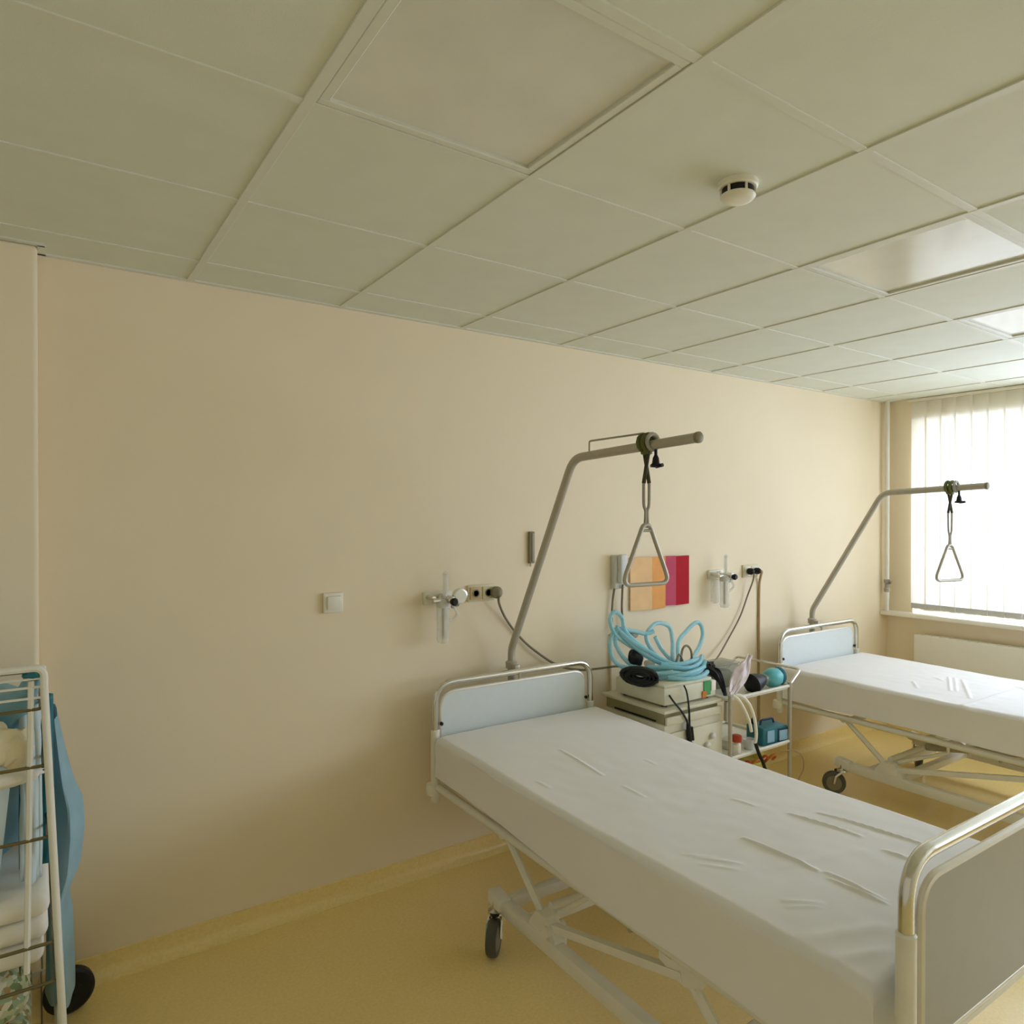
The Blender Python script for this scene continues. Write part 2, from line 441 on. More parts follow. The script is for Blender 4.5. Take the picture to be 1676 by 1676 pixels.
ridges_b = [(0.159,-0.774,-0.174,-0.934,6,8),(0.172,-0.803,-0.16,-0.961,5,8),(0.157,-0.852,-0.26,-1.075,7,9),(0.068,-0.729,0.029,-0.801,5,9),(-0.135,-0.704,-0.269,-0.796,5,9),(-0.46,-1.115,-0.378,-1.131,5,14),(-0.378,-1.131,0.257,-1.151,5,16),(0.245,-1.106,0.133,-1.238,6,10),(-0.428,-0.806,-0.46,-1.137,3,16)]

def mattress_mesh(ridges, hem):
    y0, y1 = -.03, -2.07; hw = W2; top = .70; rad = .026
    nx, ny = 180, 420
    b = MB()
    # cross profile: up the left side, over the top, down the right side
    def prof(u, y):
        # u 0..1 ; sides take .12 each
        hz = hem(y)
        if u < .14:
            t = u/.14
            return (-hw+.004*math.sin(t*3.1), hz+(top-rad-hz)*t)
        if u > .86:
            t = (1-u)/.14
            return (hw-.004*math.sin(t*3.1), hz+(top-rad-hz)*t)
        if u < .18:
            a = (u-.14)/.04*math.pi/2; return (-hw+rad-rad*math.cos(a), top-rad+rad*math.sin(a))
        if u > .82:
            a = (.86-u)/.04*math.pi/2; return (hw-rad+rad*math.cos(a), top-rad+rad*math.sin(a))
        t = (u-.18)/.64
        return (-hw+rad+(2*hw-2*rad)*t, top)
    us = [k/12*.14 for k in range(12)] + [.14+k/8*.04 for k in range(8)] + [.18+k/180*.64 for k in range(180)] + [.82+k/8*.04 for k in range(8)] + [.86+k/12*.14 for k in range(13)]
    def pt(u, v):
        y = y0+(y1-y0)*v
        x, z = prof(u, y)
        # round over both ends
        e = min(y0-y, y-y1)
        if e < rad: z -= (rad-math.sqrt(max(0, rad*rad-(rad-e)**2)))*max(0, (z-.5)/.2)
        if abs(z-top) < .02 or z > top-rad:
            z += .004*math.cos(x*3)-.002 + .003*noise.noise(V((x*4, y*3, 1))) + .0012*noise.noise(V((x*16, y*11, 4)))
            z += -.014*math.exp(-((y+1.0)/.55)**2)+.004        # gentle sag mid-length
            for (ax, ay, bx_, by_, h, sg) in ridges:
                dx, dy = bx_-ax, by_-ay; L2 = dx*dx+dy*dy
                t = max(0, min(1, ((x-ax)*dx+(y-ay)*dy)/L2))
                px, py = ax+dx*t, ay+dy*t
                d2 = (x-px)**2+(y-py)**2
                s_ = sg*.001
                if d2 < 9*s_*s_:
                    z += h*.001*math.exp(-d2/(s_*s_))*(.35+.65*math.sin(math.pi*min(1, max(0, .08+.84*t))))
        else:
            x += .004*noise.noise(V((x*3, y*5, z*6)))
        return V((x, y, z))
    rows = []
    vs_ = [0]+[ (k/ny) for k in range(1, ny)]+[1]
    for u in us: rows.append([b.bm.verts.new(pt(u, v)) for v in vs_])
    for i in range(len(us)-1):
        for j in range(len(vs_)-1):
            b.bm.faces.new((rows[i][j], rows[i+1][j], rows[i+1][j+1], rows[i][j+1]))
    for j, yy in ((0, 1), (-1, -1)):
        col = [r_[j] for r_ in rows]
        b.bm.faces.new(col if yy > 0 else col[::-1])
    return b

def arch(hw, z0, z1, r, y, n=10):
    return fillet([(-hw, y, z0), (-hw, y, z1), (hw, y, z1), (hw, y, z0)], r, n)

def end_board(root, yy, out, ztop, zsleeve, pan_z0, name, board):
    e = bpy.data.objects.new(name, None); C.objects.link(e); e.parent = root
    hw = .448
    MB().tube(arch(hw, .46, ztop-.015, .095, yy), .0155, 14).build('chrome_tube', M['chrome'], e)
    # rounded panel on the outer side, with an edge strip all round
    pz1 = ztop-.062; yp = yy+out*.012; pw_ = hw-.032
    o = arch(pw_, pan_z0, pz1, .075, 0, 8)
    ol = [(p.x, p.z) for p in o]
    MB().prism(ol, 'Y', yp-.008, yp+.008).build('panel', board, e)
    MB().tube(fillet([(-pw_, yp, pan_z0), (-pw_, yp, pz1), (pw_, yp, pz1), (pw_, yp, pan_z0)], .075, 8), .0095, 8).build('edge_strip', M['trim'], e)
    MB().cyl((-pw_-.004, yp, pan_z0), (pw_+.004, yp, pan_z0), .011, 10).build('bottom_rail', M['trim'], e)
    for s in (-1, 1):
        q = MB(); q.cyl((s*hw, yy, .40), (s*hw, yy, zsleeve), .020, 14); q.lathe([(.020, 0), (.0205, .003), (.017, .008)], (s*hw, yy, zsleeve)); q.build('post_sleeve', M['white_paint'], e)
        q = MB().lathe([(.0085, -.004), (.0085, .004), (.005, .007)], (s*(hw-.030), yy-out*.004, .745), 'Y', 10, rot=Matrix.Rotation(R(180 if out > 0 else 0), 4, 'Z')); q.build('bolt', M['black'], e)
        q = MB().lathe([(.012, -.03), (.030, -.024), (.034, 0), (.030, .024), (.012, .03)], (s*(hw+.004), yy+out*.012, .452), 'Z', 16); q.build('corner_bumper', M['white'], e)
    return e

def make_bed(ridges, hem, pole_zmax, arm_len, bend_y, cy_, sw_, py_):
    root = bpy.data.objects.new('hospital_bed', None); C.objects.link(root); root['org'] = (0, 0, 0)
    # lying surface frame
    f = MB()
    for s in (-1, 1): f.tube([(s*.438, .0, .463), (s*.438, -2.11, .463)], .018, 10)
    for y in (-.06, -.5, -.95, -1.4, -1.75, -2.05): f.box((0, y, .468), (.86, .035, .025))
    f.build('frame', M['white_paint'], root)
    mattress_mesh(ridges, hem).build('mattress', M['sheet'], root, label='mattress under a creased white fitted sheet')
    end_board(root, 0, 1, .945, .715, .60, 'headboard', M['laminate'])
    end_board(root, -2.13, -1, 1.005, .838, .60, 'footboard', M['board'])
    # wheeled base
    b = MB()
    for s in (-1, 1):
        b.box((s*.425, (cy_-1.76)/2, .172), (.045, 1.76+cy_, .055), bev=.006)
        for yy, t in ((cy_, 1), (-1.72, -1)): b.box((s*.435, yy, .188), (.055, .09, .05), rot=(R(8*t), 0, 0), bev=.006)
    for y in (-.60+(.05 if py_ < 0 else 0), -.76+(.05 if py_ < 0 else 0), -1.55): b.box((0, y, .178), (.80, .045, .04), bev=.004)
    b.build('base_frame', M['white_paint'], root)
    for s in (-1, 1):
        # pivot plates on the base and under the frame
        p = MB(); p.prism([(a_+py_, b_) for a_, b_ in ((-.66, .155), (-.66, .215), (-.70, .265), (-.76, .265), (-.82, .21), (-.82, .155))], 'X', s*.415-.026, s*.415+.026)
        p.cyl((s*.415-s*.045, -.775+py_, .225), (s*.415+s*.04, -.775+py_, .225), .020, 12)
        p.build('pivot_bracket', M['white_paint'], root)
        p = MB(); p.prism([(-1.40, .465), (-1.40, .405), (-1.50, .375), (-1.56, .40), (-1.60, .465)], 'X', s*.405-.02, s*.405+.02)
        p.build('frame_bracket', M['white_paint'], root)
        a = MB(); a.tube([(s*.415, -.70+py_, .255), (s*.415, -.46+py_, .452)], .015, 8); a.cyl((s*.415-.025, -.46+py_, .452), (s*.415+.025, -.46+py_, .452), .02, 10)
        a.build('lift_arm', M['white_paint'], root)
        a = MB(); a.tube([(s*.415, -.78+py_, .235), (s*.415, -1.49, .398)], .018, 4); a.build('link_bar', M['white_paint'], root)
        a = MB(); a.tube([(s*.405, -1.50, .395), (s*.405, -1.72, .205)], .017, 8); a.build('lift_arm', M['white_paint'], root)
        a = MB(); a.tube([(s*.385, -.77+py_, .27), (s*.385, -1.02, .40), (s*.385, -1.02, .455)], .010, 8); a.build('strut', M['white_paint'], root)
    a = MB(); a.cyl((-.39, -.725+py_, .275), (.39, -.725+py_, .275), .016, 10); a.build('cross_shaft', M['white_paint'], root)
    a = MB(); a.cyl((-.39, -1.50, .40), (.39, -1.50, .40), .016, 10); a.build('cross_shaft', M['white_paint'], root)
    a = MB(); a.cyl((.0, -.74+py_, .28), (.0, -1.05, .345), .022, 12); a.cyl((0, -1.03, .34), (0, -1.48, .40), .012, 10); a.build('lift_piston', M['steel'], root)
    a = MB(); a.box((-.43, -1.36, .447), (.012, .20, .014), rot=(R(3), 0, 0)); a.cyl((-.43, -1.30, .445), (-.45, -1.30, .445), .008); a.build('release_bar', M['steel'], root)
    for s in (-1, 1):
        for yy, swing in ((cy_, R(sw_ if s < 0 else 215)), (-1.72, R(150))):
            e = bpy.data.objects.new('caster', None); C.objects.link(e); e.parent = root
            o = V((s*.448, yy, 0))
            dr = V((math.sin(swing), -math.cos(swing), 0)) if False else V((math.cos(swing), math.sin(swing), 0))
            c_ = o+dr*.045+V((0, 0, .068)); ax = V((-dr.y, dr.x, 0))
            w_ = MB(); rm = Matrix(((dr.x, ax.x, 0, 0), (dr.y, ax.y, 0, 0), (0, 0, 1, 0), (0, 0, 0, 1)))
            w_.lathe([(.045, -.019), (.060, -.020), (.067, -.012), (.068, 0), (.067, .012), (.060, .020), (.045, .019)], c_, 'Y', 28, rot=rm)
            w_.build('wheel', M['rubber'], e)
            h_ = MB().lathe([(.008, -.023), (.018, -.022), (.044, -.0195), (.044, .0195), (.018, .022), (.008, .023)], c_, 'Y', 20, rot=rm); h_.build('hub', M['grey'], e)
            k_ = MB()
            for q in (-1, 1):
                k_.tube([c_+ax*q*.027, c_+ax*q*.027-dr*.012+V((0, 0, .045)), o+ax*q*.020+V((0, 0, .140))], .007, 8)
            k_.lathe([(.028, -.008), (.034, -.004), (.032, .006), (.016, .012), (.014, .05)], o+V((0, 0, .146)))
            k_.build('fork', M['chrome'], e)
            if s < 0 and yy > -1:
                bk = MB().box(c_-dr*.02+V((0, 0, .078)), (.03, .03, .012), bev=.004); bk.build('brake_pedal', M['black'], e)
    # lifting pole
    pts = [(0, .062, .50), (0, .062, 1.03), (0, bend_y, pole_zmax-.015), (0, arm_len, pole_zmax+.01)]
    pp = fillet(pts, .11, 8)
    pole = MB().tube(pp, .0185, 14).build('lifting_pole', M['steel'], root)
    MB().lathe([(.017, -.002), (.0205, 0), (.0205, .012), (.014, .016)], (0, arm_len+.002, pole_zmax+.01), 'Y', 14, rot=Matrix.Rotation(R(180), 4, 'Z')).build('end_cap', M['grey'], pole)
    q = MB(); q.lathe([(.019, -.02), (.028, -.018), (.030, .012), (.020, .02)], (0, .062, .955)); q.box((0, .032, .945), (.03, .05, .028), bev=.003); q.cyl((0, -.012, .925), (0, -.012, .898), .007)
    q.build('collar', M['steel'], pole)
    return root, pole

def hem_a(y):  # left edge of the sheet: short at the head, tucked lower further down
    t = max(0, min(1, (-y-.25)/.9)); return .525-.05*t+.004*math.sin(y*7)
def hem_b(y): return .502+.004*math.sin(y*6)

B1 = (1.92, 2.85, 0); B2 = (4.435, 2.84, 0)
bed1, pole1 = make_bed(ridges_a, hem_a, 1.955, -1.155, -.44, -.53, 226, -.09)
q = MB(); q.tube(fillet([(0, -.55, 1.955+.0), (0, -.55, 2.005), (0, -.88, 2.006)], .01, 3), .004, 6); q.build('stop_rod', M['strap'], pole1)
bed1.location = B1; bed1.rotation_euler = (0, 0, R(-.9))
tag(bed1, 'nearer hospital bed with pale sheet, chrome footboard facing the viewer', 'hospital bed', 'hospital beds')
bed2, pole2 = make_bed(ridges_b, hem_b, 1.85, -1.045, -.44, -.44, 122, .02)
bed2.location = B2; bed2.rotation_euler = (0, 0, R(-.3))
tag(bed2, 'farther hospital bed beside the window and radiator, brightly lit white sheet', 'hospital bed', 'hospital beds')

# trapeze handles
def trapeze(x, y, zarm, zap, zbot, rz, label, pr=.0185):
    t = thing('trapeze_handle', (x, y, zarm), label, 'trapeze handle', 'trapeze handles on the lifting poles')
    cz = Matrix.Rotation(rz, 4, 'Z')
    def P(a, b, z): return V((x, y, 0)) + cz @ V((a, b, 0)) + V((0, 0, z))
    cl = MB()   # clamp ring around the arm
    cl.tube([V((x+.032*math.cos(R(a)), y+.012, zarm+.030*math.sin(R(a)))) for a in range(0, 360, 30)], .010, 8, closed=True)
    cl.tube([V((x+.032*math.cos(R(a)), y-.012, zarm+.030*math.sin(R(a)))) for a in range(0, 360, 30)], .010, 8, closed=True)
    cl.box((x, y, zarm-.036), (.030, .036, .018), bev=.004)
    cl.build('clamp', M['drab'], t)
    cc = MB().tube([V((x+.030*math.cos(R(a)), y-.034, zarm+.030*math.sin(R(a)))) for a in range(0, 360, 24)], .008, 8, closed=True); cc.build('collar', M['strap'], t)
    kn = MB(); kn.cyl((x, y-.05, zarm-.02), (x, y-.05, zarm-.062), .006); kn.lathe([(.006, .022), (.012, .010), (.015, -.010), (.022, -.016), (.022, -.024), (.006, -.026)], (x, y-.05, zarm-.072), 'Z', 12)
    kn.cyl((x, y-.052, zarm-.094), (x, y-.085, zarm-.090), .007)
    kn.build('screw_knob', M['black'], t)
    zm = zarm-.155
    for q in (-1, 1):   # dark upper loop, grey lower straps
        s_ = MB(); s_.tube(smooth([P(0, q*.014, zarm-.03), P(q*.004, q*.004, zarm-.09), P(q*.010, -q*.004, zm)], 4), [.0075]*9, 8); s_.build('upper_strap', M['dark'], t)
        s_ = MB(); s_.tube(smooth([P(q*.010, -q*.004, zm+.012), P(q*.013, 0, (zm+zap)/2), P(q*.004, 0, zap+.05), P(q*.008, 0, zap-.012)], 5), .0058, 8); s_.build('lower_strap', M['strap'], t)
    tri = fillet([P(-.016, 0, zap), P(.016, 0, zap), P(.118, 0, zbot), P(-.118, 0, zbot)], .03, 6, closed=True)
    MB().tube(tri, .0088, 10, closed=True).build('grip', M['steel'], t)
    MB().cyl(P(-.026, 0, zap-.022), P(.026, 0, zap-.022), .006, 8).build('crossbar', M['steel'], t)
    return t
trapeze(1.92-.012, 1.955, 1.969, 1.655, 1.427, R(-4), 'triangular trapeze handle hanging over the nearer bed, in front of wall picture')
trapeze(4.435-.005, 1.99, 1.861, 1.515, 1.306, R(-16), 'triangular trapeze handle hanging over the farther bed, against the bright blind')

# ------------------------------------------------------------------ things on the back wall
def wall_y(d): return YB-d
t = thing('light_switch', (1.053, YB, 1.313), 'white square rocker switch alone on the back wall', 'switch')
MB().box((1.053, wall_y(.009), 1.313), (.086, .018, .086), bev=.004).build('frame', M['white'], t)
MB().box((1.053, wall_y(.0215), 1.313), (.058, .010, .058), rot=(R(4), 0, 0), bev=.002).build('rocker', M['white'], t)

def outlet(x, z, n, mats, label):
    t = thing('power_socket', (x, YB, z), label, 'power socket', 'sockets on the back wall')
    w_ = .071*n
    MB().box((x, wall_y(.006), z), (w_+.012, .012, .082), bev=.004).build('frame', M['socket'], t)
    for k in range(n):
        cx = x-w_/2+.071*(k+.5)
        MB().box((cx, wall_y(.014), z), (.060, .010, .062), bev=.003).build('insert', mats[k], t)
        MB().lathe([(.018, 0), (.020, .003), (.015, .0035), (.014, -.002)], (cx, wall_y(.019), z), 'Y', 18, rot=Matrix.Rotation(R(180), 4, 'Z')).build('recess', M['grey'], t)
    return t
outlet(1.800, 1.308, 2, [M['socket_tan'], M['socket']], 'cream double power socket left of the nearer bed pole')
outlet(3.885, 1.322, 2, [M['white'], M['white']], 'white double power socket with two black plugs')

def plug(x, z, m, label, r=.022):
    o = MB().lathe([(.016, 0), (r, .006), (r, .026), (.014, .040), (.006, .044)], (x, wall_y(.021), z), 'Y', 18, rot=Matrix.Rotation(R(180), 4, 'Z'))
    return o
def cable(name, label, pts, r, m, cat='cable', group=None, n=6):
    return center(tag(MB().tube(smooth(pts, n), r, 8).build(name, m), label, cat, group))
t = thing('power_cable', (1.876, 2.98, 1.308), 'grey cable with round plug running behind the nearer headboard', 'cable')
plug(1.872, 1.308, M['grey'], '', .030).build('plug', M['grey'], t)
MB().tube(smooth([(1.872, 2.950, 1.292), (1.882, 2.965, 1.255), (1.935, 2.99, 1.175), (2.01, 2.995, 1.085), (2.10, 2.985, 1.00), (2.25, 2.975, .90), (2.38, 2.95, .862), (2.50, 2.93, .857), (2.60, 2.90, .862), (2.64, 2.88, .85), (2.58, 2.86, .80)], 6), .0062, 8).build('cord', M['cord'], t)
t = thing('power_cable', (3.86, 2.97, 1.322), 'thin dark-plugged cable sloping down from right socket to the equipment', 'cable')
plug(3.850, 1.322, M['black'], '').build('plug', M['black'], t)
MB().tube(smooth([(3.850, 2.945, 1.31), (3.852, 2.955, 1.26), (3.835, 2.985, 1.16), (3.76, 2.985, 1.03), (3.64, 2.98, .90), (3.50, 2.95, .80), (3.36, 2.90, .775), (3.20, 2.83, .80), (3.10, 2.78, .79)], 6), .0052, 8).build('cord', M['cord'], t)
t = thing('power_cable', (3.92, 2.97, 1.322), 'tan cable dropping straight from the right socket to the floor', 'cable')
plug(3.920, 1.322, M['black'], '').build('plug', M['black'], t)
MB().tube(smooth([(3.920, 2.945, 1.325), (3.945, 2.955, 1.315), (3.972, 2.985, 1.28), (3.978, 3.0, 1.2), (3.975, 3.0, .9), (3.977, 3.0, .5), (3.97, 2.99, .15), (3.94, 2.96, .047), (3.87, 2.93, .012)], 6), .0078, 8).build('cord', M['cord_brown'], t)

def gas_outlet(x, z, label, second):
    t = thing('oxygen_flowmeter', (x, YB, z), label, 'oxygen flowmeter', 'flowmeters on the back wall')
    y0 = YB
    MB().box((x, y0-.008, z), (.15, .016, .06), bev=.005).build('wall_plate', M['white'], t)
    b = MB()
    b.lathe([(.022, 0), (.022, .03), (.014, .034), (.014, .075), (.018, .078), (.018, .115), (.010, .12)], (x+.012, y0-.012, z), 'Y', 16, rot=Matrix.Rotation(R(180), 4, 'Z'))
    b.cyl((x-.065, y0-.085, z-.004), (x+.075, y0-.085, z-.004), .012, 12)
    b.cyl((x-.055, y0-.004, z+.006), (x-.055, y0-.080, z+.006), .011, 12)
    b.build('valve_body', M['chrome'], t)
    MB().lathe([(.009, 0), (.017, .003), (.019, .018), (.012, .028)], (x+.016, y0-.128, z-.008), 'Y', 16, rot=Matrix.Rotation(R(180), 4, 'Z')).build('knob', M['black'], t)
    b = MB(); b.cyl((x, y0-.085, z), (x, y0-.085, z+.118), .013, 14); b.lathe([(.013, 0), (.014, .004), (.006, .014)], (x, y0-.085, z+.116)); b.build('flow_tube', M['clear'], t)
    b = MB(); b.lathe([(.028, 0), (.030, -.012), (.030, -.150), (.024, -.166), (.008, -.170)], (x-.012, y0-.085, z-.035), 'Z', 20); b.build('humidifier_bottle', M['clear'], t)
    MB().lathe([(.016, .035), (.031, .022), (.031, -.006), (.020, -.008)], (x-.012, y0-.085, z-.032), 'Z', 18).build('bottle_cap', M['phone'], t)
    b = MB(); b.cyl((x-.012, y0-.085, z-.04), (x-.012, y0-.085, z-.18), .006, 8); b.build('dip_tube', M['strap'], t)
    if second:
        g_ = MB(); g_.lathe([(.012, 0), (.036, .002), (.037, .022), (.032, .024)], (x+.068, y0-.088, z+.012), 'Y', 22, rot=Matrix.Rotation(R(180), 4, 'Z')); g_.build('gauge', M['chrome'], t)
        g_ = MB(); g_.lathe([(.030, 0), (.030, .003)], (x+.068, y0-.1105, z+.012), 'Y', 22, rot=Matrix.Rotation(R(180), 4, 'Z')); g_.build('dial', M['white'], t)
    else:
        g_ = MB(); g_.lathe([(.026, 0), (.027, -.14), (.010, -.15)], (x-.072, y0-.06, z-.025), 'Z', 18); g_.build('collection_cup', M['clear'], t)
    for dx, dz in ((.045, -.05), (.066, -.042)):
        MB().lathe([(.007, 0), (.010, .004), (.009, .014)], (x+dx, y0-.07, z+dz+.012), 'Y', 10, rot=Matrix.Rotation(R(180), 4, 'Z')).build('screw', M['grey'], t)
    b = MB(); b.tube(smooth([(x+.03, y0-.10, z-.03), (x+.055, y0-.10, z-.07), (x+.03, y0-.09, z-.10), (x+.002, y0-.09, z-.09)], 5), .008, 8); b.build('outlet_hose', M['clear'], t)
    return t
gas_outlet(1.560, 1.300, 'chrome oxygen flowmeter with round gauge and clear bottle, left of sockets', True)
gas_outlet(3.545, 1.315, 'pale oxygen flowmeter with two clear bottles, right of the red picture', False)

t = thing('wall_holder', (2.103, YB, 1.52), 'narrow grey upright holder on the wall above the bed pole base', 'holder')
MB().box((2.103, wall_y(.010), 1.525), (.032, .020, .165), bev=.004).build('case', M['grey'], t)
MB().box((2.106, wall_y(.022), 1.525), (.014, .006, .145), bev=.002).build('front_strip', M['strap'], t)
MB().lathe([(.004, 0), (.006, -.012), (.003, -.018)], (2.098, wall_y(.012), 1.443), 'Z', 10).build('tip', M['socket'], t)

t = thing('bedside_handset', (2.70, YB, 1.38), 'grey and white corded handset hanging on the wall left of picture', 'handset')
MB().box((2.70, wall_y(.02), 1.372), (.085, .04, .19), bev=.006).build('wall_bracket', M['phone'], t)
MB().box((2.700, wall_y(.055), 1.390), (.055, .032, .165), bev=.010, seg=3).build('receiver', M['phone'], t)
b = MB(); b.tube(smooth([(2.70, 2.955, 1.30), (2.715, 2.975, 1.24), (2.722, 2.985, 1.15), (2.74, 2.985, 1.06), (2.80, 2.97, 1.0)], 6), .0062, 8)
b.build('cord', M['cord'], t)
b = MB(); b.tube(smooth([(2.665, 2.985, 1.28), (2.655, 2.99, 1.2), (2.65, 2.99, 1.08), (2.665, 2.98, 1.035), (2.71, 2.97, 1.02), (2.74, 2.96, 1.05)], 6), .0062, 8)
b.build('cord', M['cord'], t)
cd = MB(); cd.box((2.655, YB-.009, .51), (.014, .016, 1.02), bev=.003)
center(tag(cd.build('cable_conduit', M['wall']), 'slim painted cable conduit on the wall under the handset', 'conduit'))

# folded three-tone picture
t = thing('wall_picture', (3.04, YB, 1.30), 'folded wall picture in peach, amber, pink and crimson bands', 'picture')
bands = [(2.800, .012, 2.955, .030, 1.140, 1.448, 'peach'), (2.955, .030, 3.083, .014, 1.138, 1.446, 'amber'), (3.083, .014, 3.160, .026, 1.150, 1.447, 'pink'), (3.160, .026, 3.290, .012, 1.148, 1.445, 'crimson')]
for (x0, d0, x1, d1, z0, z1, m_) in bands:
    b = MB(); b.prism([(x0, YB-d0), (x1, YB-d1), (x1, YB-d1+.006), (x0, YB-d0+.006)], 'Z', z0, z1)
    b.build('panel', M[m_], t, sm=False, label=m_+' coloured band')

# ------------------------------------------------------------------ equipment cabinet between the beds
cx0, cx1, cy0, cy1, cz1 = 2.505, 2.925, 2.44, 2.90, .733
t = thing('equipment_cabinet', ((cx0+cx1)/2, (cy0+cy1)/2, 0), 'cream metal bedside cabinet with drawers, between the two beds', 'cabinet')
MB().box(((cx0+cx1)/2, (cy0+cy1)/2, .375), (cx1-cx0-.006, cy1-cy0-.006, .57), bev=.004).build('body', M['cabinet'], t)
MB().box(((cx0+cx1)/2, (cy0+cy1)/2, cz1-.008), (cx1-cx0+.01, cy1-cy0+.01, .016), bev=.004).build('top', M['cabinet'], t)
MB().box(((cx0+cx1)/2, (cy0+cy1)/2, .684), (cx1-cx0-.03, cy1-cy0-.03, .06)).build('recess', M['cabinet_shade'], t)  # gap under the top, its shade put into the colour
d = MB().box(((cx0+cx1)/2, cy0-.004, .681), (cx1-cx0-.012, .016, .040), bev=.004).build('drawer', M['cabinet'], t)
MB().box((cx0-.002, (cy0+cy1)/2-.02, .673), (.006, .30, .008)).build('side_slot', M['black'], t)
d = MB().box(((cx0+cx1)/2, cy0-.004, .40), (cx1-cx0-.014, .016, .44), bev=.005).build('door', M['cabinet'], t)
for dx, dz in ((-.03, .54), (.08, .52), (.12, .56)):
    MB().lathe([(.008, 0), (.016, .003), (.015, .016), (.008, .020)], ((cx0+cx1)/2+dx, cy0-.012, dz), 'Y', 14, rot=Matrix.Rotation(R(180), 4, 'Z')).build('knob', M['phone'], d)
for dx in (-.16, .16):
    for dy in (-.17, .17):
        e = bpy.data.objects.new('caster', None); C.objects.link(e); e.parent = t
        p = ((cx0+cx1)/2+dx, (cy0+cy1)/2+dy)
        MB().lathe([(.02, -.012), (.035, -.010), (.035, .010), (.02, .012)], (p[0], p[1], .035), 'X', 16).build('wheel', M['black'], e)
        MB().box((p[0], p[1], .075), (.03, .03, .04)).build('fork', M['chrome'], e)

# the device on top
dx0, dx1, dy0, dy1 = 2.535, 2.915, 2.47, 2.83; dz0 = cz1+.012
t = thing('suction_unit', ((dx0+dx1)/2, (dy0+dy1)/2, cz1), 'flat cream medical device lying on the cabinet under blue tubing', 'medical device')
MB().box(((dx0+dx1)/2, (dy0+dy1)/2, dz0+.042), (dx1-dx0, dy1-dy0, .084), bev=.008).build('case', M['device'], t)
MB().box(((dx0+dx1)/2, (dy0+dy1)/2, dz0+.090), (dx1-dx0-.03, dy1-dy0-.03, .014), bev=.004).build('lid', M['device'], t)
b = MB()
for sx in (-1, 1):
    for sy in (-1, 1): b.lathe([(.016, 0), (.018, .012)], ((dx0+dx1)/2+sx*.15, (dy0+dy1)/2+sy*.14, cz1))
b.build('feet', M['black'], t)
MB().box((2.845, dy0-.002, dz0+.050), (.050, .006, .074)).build('green_label', M['green'], t)
MB().box((2.822, dy0-.004, dz0+.020), (.030, .006, .034)).build('orange_label', M['orange'], t)
MB().box((2.893, dy0-.003, dz0+.056), (.034, .006, .050), bev=.002).build('display', M['white'], t)

# coiled black cable on the device
b = MB()
d1, d2, d3 = V((.66, -.70, -.12)).normalized(), V((.20, -.05, .97)), V((.7, .7, 0))
for k in range(16):
    pts = []
    for a in range(0, 360, 18):
        r_ = (1.0, .80, .58, .36)[k % 4]*(1+.05*math.sin(k*2+a*.05))
        pts.append(V((2.505, 2.615, dz0+.128)) + d1*(.092*r_*math.cos(R(a))) + d2*(.040*r_*math.sin(R(a))) + d3*(.009*(k//4-1.5)+.006*math.sin(R(a*2+k*50))))
    b.tube(pts, .0085, 7, closed=True)
center(tag(b.build('coiled_cable', M['black']), 'thick black cable coiled on the left of the cream device', 'cable'))

# lead hanging down in front of the cabinet
b = MB()
b.tube(smooth([(2.56, 2.462, .80), (2.565, 2.44, .775), (2.60, 2.425, .73), (2.635, 2.42, .68), (2.65, 2.418, .64)], 6), .0052, 7)
b.tube(smooth([(2.665, 2.462, .835), (2.668, 2.445, .80), (2.668, 2.43, .72), (2.662, 2.42, .64)], 6), .0045, 7)
t = thing('hanging_lead', (2.64, 2.43, .6), 'black leads with plugs dangling down the cabinet front', 'cable')
b.build('cord', M['black'], t)
MB().tube([(2.648, 2.416, .655), (2.648, 2.413, .60), (2.656, 2.411, .545)], [.011, .014, .010], 10).build('plug', M['black'], t)
MB().tube([(2.668, 2.416, .635), (2.672, 2.413, .57)], [.010, .012], 10).build('plug', M['black'], t)

